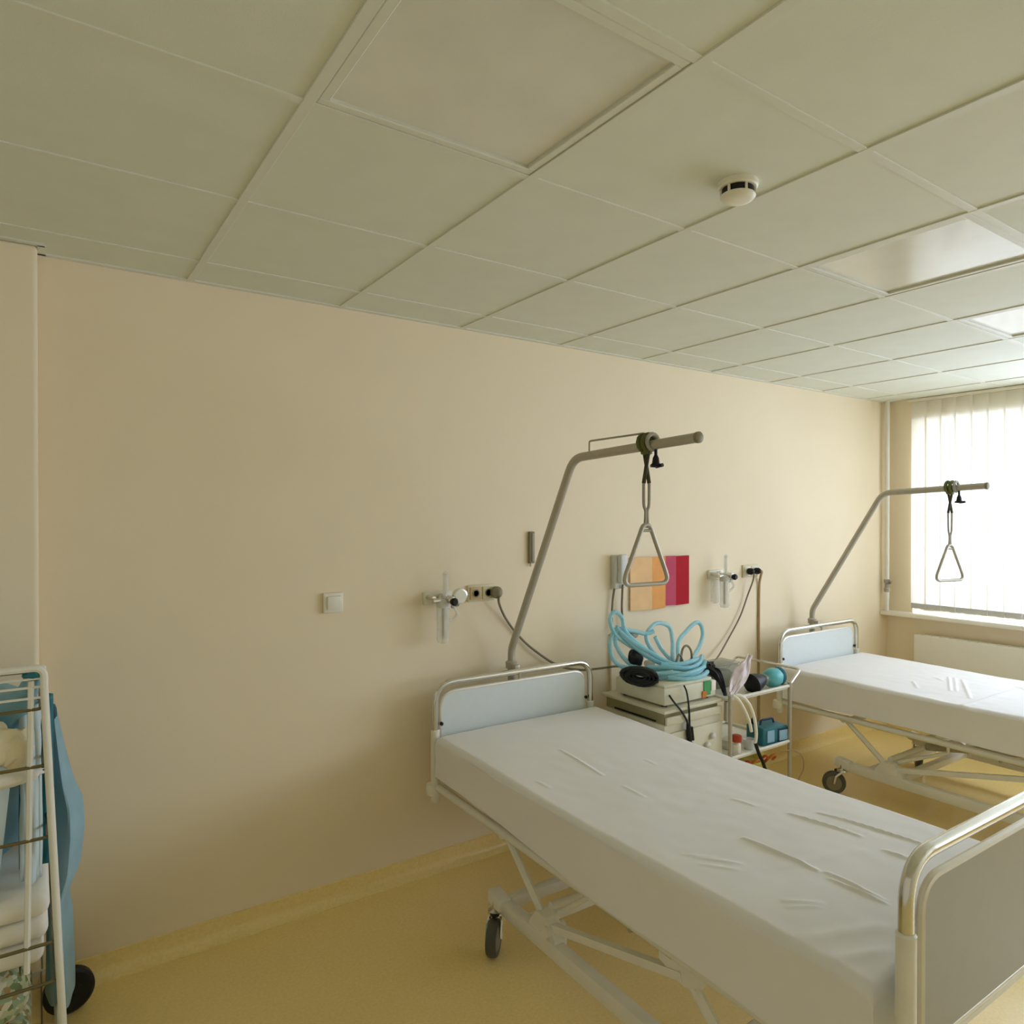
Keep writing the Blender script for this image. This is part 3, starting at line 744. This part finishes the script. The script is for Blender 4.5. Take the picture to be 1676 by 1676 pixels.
# blue corrugated breathing tubes: looped bundle on the device
def corrugated(path, r):
    pts = smooth(path, 14); out = []; rr = []
    L = 0
    # resample to an even step
    step = .006; acc = [pts[0]]; last = pts[0]
    for p in pts[1:]:
        while (p-last).length > step:
            last = last+(p-last).normalized()*step; acc.append(last)
    for i, p in enumerate(acc): rr.append(r*(1 if i % 2 else .86))
    return acc, rr
tb = thing('breathing_tubes', (2.72, 2.65, dz0+.1), 'bundle of looped pale blue breathing tubes heaped on the cream device', 'tubing')
zt = dz0+.105
loops = [
    # tall narrow loop at the left
    [(2.80, 2.60, zt+.02), (2.70, 2.68, zt+.06), (2.591, 2.75, .987), (2.491, 2.78, 1.062), (2.460, 2.79, 1.145), (2.495, 2.79, 1.183), (2.534, 2.78, 1.148), (2.547, 2.76, 1.073), (2.658, 2.72, .973), (2.773, 2.66, .894), (2.88, 2.60, zt+.02)],
    # drooping loop beyond the left edge of the device
    [(2.500, 2.79, 1.094), (2.462, 2.79, 1.03), (2.468, 2.78, .945), (2.52, 2.76, .895), (2.60, 2.70, zt+.035), (2.70, 2.62, zt+.03)],
    [(2.505, 2.78, 1.11), (2.490, 2.78, 1.02), (2.54, 2.76, .93), (2.60, 2.72, .885), (2.70, 2.66, zt+.035)],
    # thick diagonal strands
    [(2.495, 2.78, 1.10), (2.56, 2.74, 1.03), (2.65, 2.68, .965), (2.75, 2.62, .905), (2.84, 2.57, zt+.03)],
    [(2.51, 2.77, 1.075), (2.58, 2.73, .995), (2.66, 2.67, .93), (2.75, 2.60, zt+.035), (2.86, 2.56, zt+.02)],
    [(2.53, 2.79, 1.09), (2.62, 2.78, 1.07), (2.70, 2.77, 1.05), (2.75, 2.76, 1.06)],
    # middle loop
    [(2.75, 2.66, zt+.03), (2.713, 2.74, .967), (2.705, 2.77, 1.04), (2.787, 2.78, 1.096), (2.878, 2.77, 1.072), (2.885, 2.75, .991), (2.835, 2.70, .92), (2.80, 2.64, zt+.02)],
    [(2.76, 2.76, 1.03), (2.79, 2.74, .96), (2.83, 2.70, .90), (2.86, 2.66, zt+.03)],
    # leaf-shaped loop at the right
    [(2.84, 2.66, zt+.03), (2.931, 2.75, .978), (3.03, 2.78, 1.032), (3.115, 2.79, 1.070), (3.160, 2.79, 1.055), (3.165, 2.78, 1.0), (3.120, 2.76, .945), (3.03, 2.72, .905), (2.92, 2.66, zt+.025)],
    # heaped at the bottom
    [(2.58, 2.62, zt+.02), (2.68, 2.55, zt+.03), (2.78, 2.52, zt+.01), (2.88, 2.54, zt+.02), (2.98, 2.60, zt+.045)],
    [(2.60, 2.66, zt+.05), (2.70, 2.58, zt+.05), (2.80, 2.55, zt+.04), (2.90, 2.57, zt+.05), (2.99, 2.63, zt+.07)],
    [(2.64, 2.55, zt+.010), (2.73, 2.50, zt+.0), (2.83, 2.495, zt+.0), (2.92, 2.53, zt+.01)],
    [(2.60, 2.70, zt+.03), (2.72, 2.64, zt+.03), (2.84, 2.62, zt+.04), (2.95, 2.64, zt+.03)],
    [(2.66, 2.62, zt+.065), (2.76, 2.58, zt+.06), (2.86, 2.58, zt+.065), (2.96, 2.62, zt+.06)],
    [(2.62, 2.60, zt+.0), (2.70, 2.52, zt+.02), (2.80, 2.51, zt+.03), (2.93, 2.56, zt+.03)],
]
for lp in loops:
    p, rr = corrugated(lp, .0125)
    MB().tube(p, rr, 9).build('tube', M['tube_blue'], tb)
for a in ((2.63, 2.80, 1.045), (2.72, 2.76, zt+.04)):
    MB().lathe([(.016, -.03), (.018, -.02), (.018, .02), (.013, .03)], a, 'X', 14).build('connector', M['olive_clear'], tb)
for pts in ([(2.76, 2.62, zt+.02), (2.80, 2.62, zt+.10), (2.84, 2.62, zt+.03), (2.86, 2.60, zt+.0)], [(2.83, 2.64, zt+.03), (2.845, 2.64, zt+.115), (2.88, 2.64, zt+.135), (2.915, 2.64, zt+.10), (2.92, 2.64, zt+.03)]):
    MB().tube(smooth(pts, 6), .0062, 7).build('thin_hose', M['grey'], tb, label='thin grey hose')
center_b = MB().blob((2.60, 2.745, zt+.085), (.05, .03, .05), .3, 2, 3); center_b.build('mask', M['black'], tb, label='black mask tangled in tubes')

# dark leads spilling over the right of the device
b = MB()
for k in range(7):
    o = k*.012
    b.tube(smooth([(2.86+o, 2.60, dz0+.11+.01*(k % 3)), (2.93+o*.8, 2.585+.03*(k % 2), dz0+.135-.012*(k % 4)), (2.985+o*.5, 2.53, dz0+.10-.02*(k % 3)), (3.00+o*.2, 2.50-.004*k, dz0+.02-.012*k)], 6), .0068, 7)
b.blob((2.99, 2.60, dz0+.12), (.055, .035, .026), .5, 3, 5)
center(tag(b.build('black_leads', M['black']), 'tangle of black monitor leads spilling off the device right side', 'cable'))

# ------------------------------------------------------------------ chrome trolley beside the cabinet
tx0, tx1, ty0, ty1 = 2.945, 3.455, 2.40, 2.85
t = thing('instrument_trolley', ((tx0+tx1)/2, (ty0+ty1)/2, 0), 'small chrome two-shelf trolley standing between cabinet and farther bed', 'trolley')
for x in (tx0, tx1):
    for y in (ty0, ty1):
        MB().cyl((x, y, .07), (x, y, .755), .011, 10).build('post', M['steel'], t)
        e = bpy.data.objects.new('caster', None); C.objects.link(e); e.parent = t
        MB().lathe([(.015, -.01), (.032, -.009), (.032, .009), (.015, .01)], (x, y, .032), 'X', 16).build('wheel', M['black'], e)
        MB().box((x, y, .062), (.026, .026, .028)).build('fork', M['chrome'], e)
for zf, zr in ((.722, .735), (.412, .425), (.20, .213)):
    s = MB().box(((tx0+tx1)/2, (ty0+ty1)/2, zf), (tx1-tx0-.01, ty1-ty0-.01, .008)).build('shelf', M['white_paint'], t)
    MB().tube(fillet([(tx0, ty0, zr), (tx1, ty0, zr), (tx1, ty1, zr), (tx0, ty1, zr)], .012, 3, True), .0085, 8, closed=True).build('rim', M['white_paint'], s)
MB().tube(fillet([(tx1, ty0, .742), (tx1+.10, ty0, .815), (tx1+.10, ty1, .815), (tx1, ty1, .742)], .03, 5), .0075, 8).build('push_handle', M['chrome'], t)

# on the trolley
t = thing('resuscitator_bag', (3.34, 2.47, .727), 'teal resuscitator bulb with black mask on the trolley top shelf', 'resuscitator')
MB().blob((3.372, 2.452, .783), (.070, .054, .054), .05, 2, 2).build('bulb', M['teal'], t)
MB().lathe([(.030, 0), (.048, .008), (.052, .022), (.049, .028)], (3.412, 2.457, .783), 'X', 18).build('end_collar', M['teal_dark'], t)
MB().lathe([(.026, 0), (.030, -.02), (.024, -.05)], (3.318, 2.452, .781), 'X', 16).build('valve', M['olive_clear'], t)
MB().lathe([(.022, 0), (.036, -.025), (.050, -.070), (.058, -.105), (.052, -.108)], (3.285, 2.447, .789), 'X', 20, rot=Matrix.Rotation(R(-10), 4, 'Y')).build('face_mask', M['black'], t)

b = MB().prism([(3.085, .727), (3.245, .727), (3.262, .850), (3.060, .850)], 'Y', 2.60, 2.72)
t = thing('storage_box', (3.165, 2.66, .727), 'grey green see-through plastic box at the back of trolley top', 'box')
b.build('case', M['olive_clear'], t)
MB().box((3.162, 2.66, .856), (.212, .135, .012), bev=.004).build('lid', M['olive_clear'], t)
MB().box((3.17, 2.66, .765), (.11, .08, .10), bev=.006).build('contents', M['cabinet_shade'], t)

# clear packaging leaning up from the front corner of the shelf
b = MB()
A, D = V((2.975, 2.425, .742)), V((.255, .07, .175))
def film(u, v):
    w_ = .030+.070*math.sin(math.pi*min(1, u*1.15))*(.6+.4*u)
    return A+D*u+V((.55, -.3, -.25))*w_*(v-.5)*1.6+V((-.1, -.3, .1))*(.010*math.sin(u*9+v*7)+.020*math.sin(math.pi*v))+V((0, 0, .012*noise.noise(V((u*6, v*5, 2)))))
b.grid(film, 24, 10)
def film2(u, v): return film(u, v)+V((.008, .03, .0))*math.sin(math.pi*v)*math.sin(math.pi*u)
b.grid(film2, 24, 10)
t = thing('packaged_catheter', (2.99, 2.43, .745), 'crinkled clear plastic pack leaning up from the trolley corner', 'package')
b.build('bag', M['bag_clear'], t, solid=.001)
MB().tube(smooth([A+D*.08, A+D*.3+V((.01, 0, .01)), A+D*.6+V((-.006, 0, 0)), A+D*.92], 6), .004, 8).build('inner_tube', M['bag_clear'], t)

t = thing('white_hoses', (3.02, 2.38, .5), 'pair of white hoses curving down from the trolley top', 'hose')
MB().tube(smooth([(2.985, 2.40, .752), (3.02, 2.382, .742), (3.075, 2.378, .69), (3.115, 2.378, .61), (3.13, 2.378, .53), (3.125, 2.380, .475)], 7), .0085, 8).build('hose', M['white'], t)
MB().tube(smooth([(2.965, 2.40, .752), (2.99, 2.383, .73), (3.035, 2.380, .67), (3.075, 2.380, .60), (3.095, 2.382, .545)], 7), .0085, 8).build('hose', M['white'], t)
MB().tube(smooth([(3.125, 2.380, .48), (3.15, 2.376, .42), (3.185, 2.374, .36), (3.21, 2.37, .29)], 5), .0095, 8).build('hose_end', M['black'], t)

t = thing('pulse_oximeter', (3.36, 2.48, .417), 'teal and navy boxed device on the trolley lower shelf', 'medical device')
MB().box((3.365, 2.485, .467), (.190, .13, .098), rot=(0, 0, R(-8)), bev=.010).build('case', M['teal_dark'], t)
MB().box((3.418, 2.480, .465), (.088, .136, .084), rot=(0, 0, R(-8)), bev=.006).build('side_pod', M['navy'], t)
MB().box((3.318, 2.424, .467), (.052, .006, .064), rot=(0, 0, R(-8))).build('label', M['sky'], t)
MB().box((3.412, 2.410, .463), (.064, .006, .056), rot=(0, 0, R(-8)), bev=.002).build('screen', M['sky'], t)
b = MB(); b.tube(fillet([(3.31, 2.49, .511), (3.32, 2.49, .541), (3.41, 2.48, .541), (3.42, 2.48, .511)], .012, 4), .006, 8); b.build('handle', M['navy'], t)
b = MB(); b.lathe([(.012, 0), (.013, .03), (.007, .034), (.007, .045)], (3.305, 2.53, .513)); b.build('dial', M['black'], t)

t = thing('medicine_bottle', (3.045, 2.44, .417), 'small red capped bottle on the trolley lower shelf, behind white hoses', 'bottle')
MB().lathe([(.022, 0), (.024, .004), (.024, .055), (.012, .066), (.012, .074)], (3.045, 2.44, .417)).build('body', M['white'], t)
MB().lathe([(.026, 0), (.028, .004), (.028, .030), (.022, .034)], (3.045, 2.44, .487)).build('cap', M['red'], t)
center(tag(MB().box((3.10, 2.54, .4415), (.085, .07, .050), rot=(0, 0, R(10)), bev=.005).build('small_carton', M['cabinet']), 'small cream carton in the middle of trolley lower shelf', 'carton'))
center(tag(MB().lathe([(.024, 0), (.026, .01), (.032, .05), (.034, .054), (.030, .054), (.024, .012)], (3.175, 2.46, .417)).build('plastic_cup', M['phone']), 'pale plastic cup on trolley lower shelf beside the teal device', 'cup'))

t = thing('waste_bag', (3.22, 2.60, .205), 'crumpled yellow bag with red tubing on trolley bottom shelf', 'bag')
MB().blob((3.22, 2.60, .275), (.215, .16, .085), .35, 2.2, 4, sub=4, flat=-.07).build('sack', M['yellow'], t)
for k in range(5):
    x = 3.05+k*.075
    MB().tube(smooth([(x, 2.48, .31), (x+.02, 2.45, .345+.01*(k % 2)), (x+.06, 2.455, .335), (x+.075, 2.49, .30)], 5), .0075, 7).build('tubing', M['red'] if k % 2 else M['orange'], t)
b = MB(); b.tube(smooth([(3.40, 2.42, .37), (3.46, 2.38, .375), (3.53, 2.37, .33), (3.545, 2.37, .26), (3.50, 2.375, .20), (3.46, 2.38, .13), (3.49, 2.38, .04), (3.55, 2.37, .006)], 7), .0042, 7)
center(tag(b.build('looped_wire', M['cord_brown']), 'thin tan wire looping off the right side of trolley', 'cable'))

# ------------------------------------------------------------------ linen cart at the left edge
kx0, kx1, ky0, ky1 = -.62, .018, 2.25, 2.80
t = thing('linen_cart', (-.30, 2.52, 0), 'white wire linen cart on black casters at the left edge', 'cart')
tops = {}
for x, s in ((kx0, -1), (kx1, 1)):
    for y in (ky0, ky1):
        MB().tube([(x+s*.046, y, .13), (x, y, 1.24 if y == ky0 else 1.20)], .0095, 10).build('post', M['white_paint'], t)
def pxz(z): return .046*(1.24-z)/1.11
MB().tube(fillet([(kx0, ky0, 1.24), (kx0, ky0, 1.292), (kx1, ky0, 1.292), (kx1, ky0, 1.24)], .03, 5), .0095, 8).build('top_rail', M['white_paint'], t)
MB().tube(fillet([(kx0, ky1, 1.19), (kx0, ky1, 1.197), (kx1, ky1, 1.197), (kx1, ky1, 1.19)], .012, 5), .0095, 8).build('top_rail', M['white_paint'], t)
for z in (1.265, 1.243, 1.215): 
    MB().tube([(kx0, ky0, z), (kx1, ky0, z)], .0035, 6).build('top_wire', M['white_paint'], t)
for z in (1.185, 1.035, .845, .565, .46, .20):
    e = pxz(z)
    b = MB().tube(fillet([(kx0-e+.01, ky0, z), (kx1+e-.01, ky0, z), (kx1+e-.01, ky1, z), (kx0-e+.01, ky1, z)], .012, 3, True), .0045 if z > .3 else .010, 6, closed=True)
    b.build('basket_wire' if z > .3 else 'base_rail', M['wire'] if z > .3 else M['white_paint'], t)
for k in range(8):
    x = kx0+.05+k*.078
    if x > -.03: x = -.022
    MB().tube([(x, ky0+.004, .50), (x+.012, ky0+.004, 1.26)], .0028 if k < 7 else .0075, 6).build('upright', M['white_paint'], t)
for z in (.503, .205):
    b = MB()
    for k in range(14): b.tube([(kx0+.02+k*.047, ky0, z), (kx0+.02+k*.047, ky1, z)], .0025, 5)
    b.build('wire_shelf', M['wire'], t)
b = MB().tube(smooth([(kx1+.03, ky0+.02, .42), (kx1+.034, ky0+.06, .36), (kx1+.036, ky0+.04, .28), (kx1+.03, ky0+.02, .24)], 5), .006, 8); b.build('hook', M['drab'], t)
for x, y, an in ((.088, 2.868, 6), (-.60, 2.80, 30), (.03, 2.24, 40), (-.60, 2.24, 10)):
    e = bpy.data.objects.new('caster', None); C.objects.link(e); e.parent = t
    rm = Matrix.Rotation(R(an), 4, 'Z')
    MB().lathe([(.030, -.018), (.066, -.020), (.075, -.012), (.076, 0), (.075, .012), (.066, .020), (.030, .018)], (x, y, .076), 'Y', 30, rot=rm).build('wheel', M['black'], e)
    MB().lathe([(.010, -.022), (.036, -.0215), (.036, .0215), (.010, .023)], (x, y, .076), 'Y', 20, rot=rm).build('hub', M['black'], e)
    k_ = MB()
    for q in (-1, 1): k_.tube([(V((x, y, .076))+rm @ V((0, q*.027, 0))), (V((x, y, .165))+rm @ V((-.02, q*.025, 0)))], .006, 6)
    k_.box((x-.02, y, .169), (.06, .06, .01), rot=(0, 0, R(an))); k_.build('fork', M['black'], e)

def drape(c, sx, sz, label, name, m, waves=3, amp=.02, thick=.012, cat='cloth', group=None, lean=0, seed=0, taper=0):
    """hanging folded cloth: x wide, z long"""
    b = MB()
    def f(u, v):
        wv = amp*math.sin(u*waves*2*math.pi+seed)*(.4+.6*(1-v)) + .008*noise.noise(V((u*5, v*4, seed)))
        w_ = 1-taper*v
        return V((c[0]+(u-.5)*sx*w_+lean*(1-v), c[1]+wv, c[2]+sz*v+.006*math.sin(u*9)))
    b.grid(f, 36, 24)
    o = b.build(name, m, solid=thick)
    return center(tag(o, label, cat, group))
# blue sack filling the upper cart, with a knot
t = thing('blue_bag', (-.22, 2.52, .70), 'large blue translucent plastic bag tied in a knot inside the linen cart', 'bag')
MB().blob((-.26, 2.56, .93), (.265, .165, .29), .16, 2.3, 6, sub=4).build('sack', M['blue_bag'], t)
b = MB(); b.tube(smooth([(-.08, 2.45, 1.14), (-.03, 2.33, 1.20), (-.012, 2.285, 1.245), (-.008, 2.27, 1.275)], 5), [.09, .075, .06, .05, .042, .036, .030, .026, .024, .022, .021, .020, .019, .018, .017, .016], 10)
b.build('neck', M['blue_bag'], t)
MB().blob((-.006, 2.262, 1.277), (.024, .018, .020), .25, 3, 2).build('knot', M['teal_dark'], t)
# blue gown hanging outside the right of the cart, behind the post
b = MB()
prof = [(0, .20, .012, .088), (.10, .27, .012, .086), (.30, .45, .012, .080), (.36, .52, .014, .070), (.45, .60, .030, .100), (.58, .72, .036, .112), (.66, .80, .034, .110), (.75, .88, .030, .085), (.88, 1.0, .028, .060), (1.0, 1.08, .028, .045)]
def gown(u, v):
    k = v*(len(prof)-1); i = min(int(k), len(prof)-2); f_ = k-i
    z = prof[i][1]*(1-f_)+prof[i+1][1]*f_; x0 = prof[i][2]*(1-f_)+prof[i+1][2]*f_; x1 = prof[i][3]*(1-f_)+prof[i+1][3]*f_
    a = u*2*math.pi
    cx_, rx_ = (x0+x1)/2+.010, (x1-x0)/2
    return V((cx_+rx_*math.cos(a)*(1+.12*math.sin(a*3+v*5)), 2.66+.10*math.sin(a)*(1+.15*math.sin(a*4+v*3)), z))
b.grid(gown, 40, 40, closed_u=True)
center(tag(b.build('hanging_gown', M['blue_cloth']), 'light blue gown hanging outside the right side of linen cart', 'gown'))
drape((-.205, 2.285, .70), .36, .34, 'pale blue cloth hanging inside the linen cart behind front wires', 'draped_cloth', M['blue_pale'], 3, .012, .010, lean=-.06, seed=1, taper=.15)
drape((-.012, 2.345, .70), .045, .48, 'narrow pale blue strip of cloth beside the cart right post', 'draped_cloth', M['blue_pale'], 1, .006, .010, seed=2)
drape((.000, 2.44, .70), .075, .48, 'deep teal cloth hanging at the back right of linen cart', 'draped_cloth', M['teal_dark'], 1.5, .010, .010, seed=3)
b = MB().blob((-.175, 2.29, 1.095), (.150, .034, .072), .25, 3, 3, sub=4); b.blob((-.045, 2.295, 1.075), (.040, .030, .055), .3, 3, 7)
center(tag(b.build('folded_gown', M['cream_cloth']), 'bundled cream gown in the upper basket of linen cart', 'cloth'))
b = MB().blob((-.10, 2.29, 1.005), (.118, .028, .024), .3, 4, 8, sub=3)
center(tag(b.build('rolled_towel', M['linen']), 'rolled white towel below the cream gown in linen cart', 'towel'))
def folded(z, h, m, label, x0=-.56, x1=.022, seed=0):
    b = MB(); b.box(((x0+x1)/2, 2.48, z+h/2), (x1-x0, .42, h), bev=h*.42, seg=4)
    for v in b.bm.verts:
        v.co += V((noise.noise(v.co*9+V((seed, 0, 0)))*.008, noise.noise(v.co*8+V((0, seed, 3)))*.008, noise.noise(v.co*7+V((3, 0, seed)))*.004))
    return center(tag(b.build('folded_sheet', m), label, 'folded sheet', 'folded sheets in the linen cart'))
folded(.212, .135, M['woven'], 'bottom patterned folded cloth in linen cart', seed=1, x1=-.015)
folded(.352, .140, M['woven'], 'upper patterned folded cloth, under the wire shelf in linen cart', seed=2, x1=-.018)
folded(.508, .054, M['linen'], 'lowest white folded sheet on the wire shelf of linen cart', seed=3, x1=.012)
folded(.565, .056, M['linen'], 'middle white folded sheet of the pile in linen cart', seed=4)
folded(.624, .064, M['linen'], 'topmost white folded sheet under hanging blue cloths in linen cart', seed=5, x1=.026)

# ------------------------------------------------------------------ daylight
wld = bpy.data.worlds.new('sky'); bpy.context.scene.world = wld; wld.use_nodes = True
bg = wld.node_tree.nodes['Background']
bg.inputs['Color'].default_value = (.88, 1.0, 1.27, 1); bg.inputs['Strength'].default_value = 7.1
ld = bpy.data.lights.new('window_daylight', 'AREA'); ld.shape = 'RECTANGLE'; ld.size = WY1-WY0; ld.size_y = WZ1-WZ0
ld.cycles.is_portal = True
lo = bpy.data.objects.new('window_daylight', ld); C.objects.link(lo)
lo.location = (XO+.02, (WY0+WY1)/2, (WZ0+WZ1)/2); lo.rotation_euler = (R(90), 0, R(90))

# ------------------------------------------------------------------ camera
cam = bpy.data.cameras.new('camera'); co = bpy.data.objects.new('camera', cam); C.objects.link(co)
cam.sensor_width = 36; cam.lens = 1154.3/1676*36
cam.shift_x = (838-876.4)/1676; cam.shift_y = (851.6-838)/1676
cam.clip_start = .05
yaw, pit = .6172, -.0066
fwd = V((math.sin(yaw)*math.cos(pit), math.cos(yaw)*math.cos(pit), math.sin(pit)))
co.location = (0, 0, 1.69); co.rotation_euler = fwd.to_track_quat('-Z', 'Y').to_euler()
bpy.context.scene.camera = co
sc = bpy.context.scene
sc.view_settings.view_transform = 'Standard'; sc.view_settings.look = 'None'; sc.view_settings.gamma = 1
sc.view_settings.use_curve_mapping = False
sc.view_settings.exposure = 0.0
sc.cycles.max_bounces = 14; sc.cycles.diffuse_bounces = 10; sc.cycles.transparent_max_bounces = 16
sc.cycles.use_denoising = True
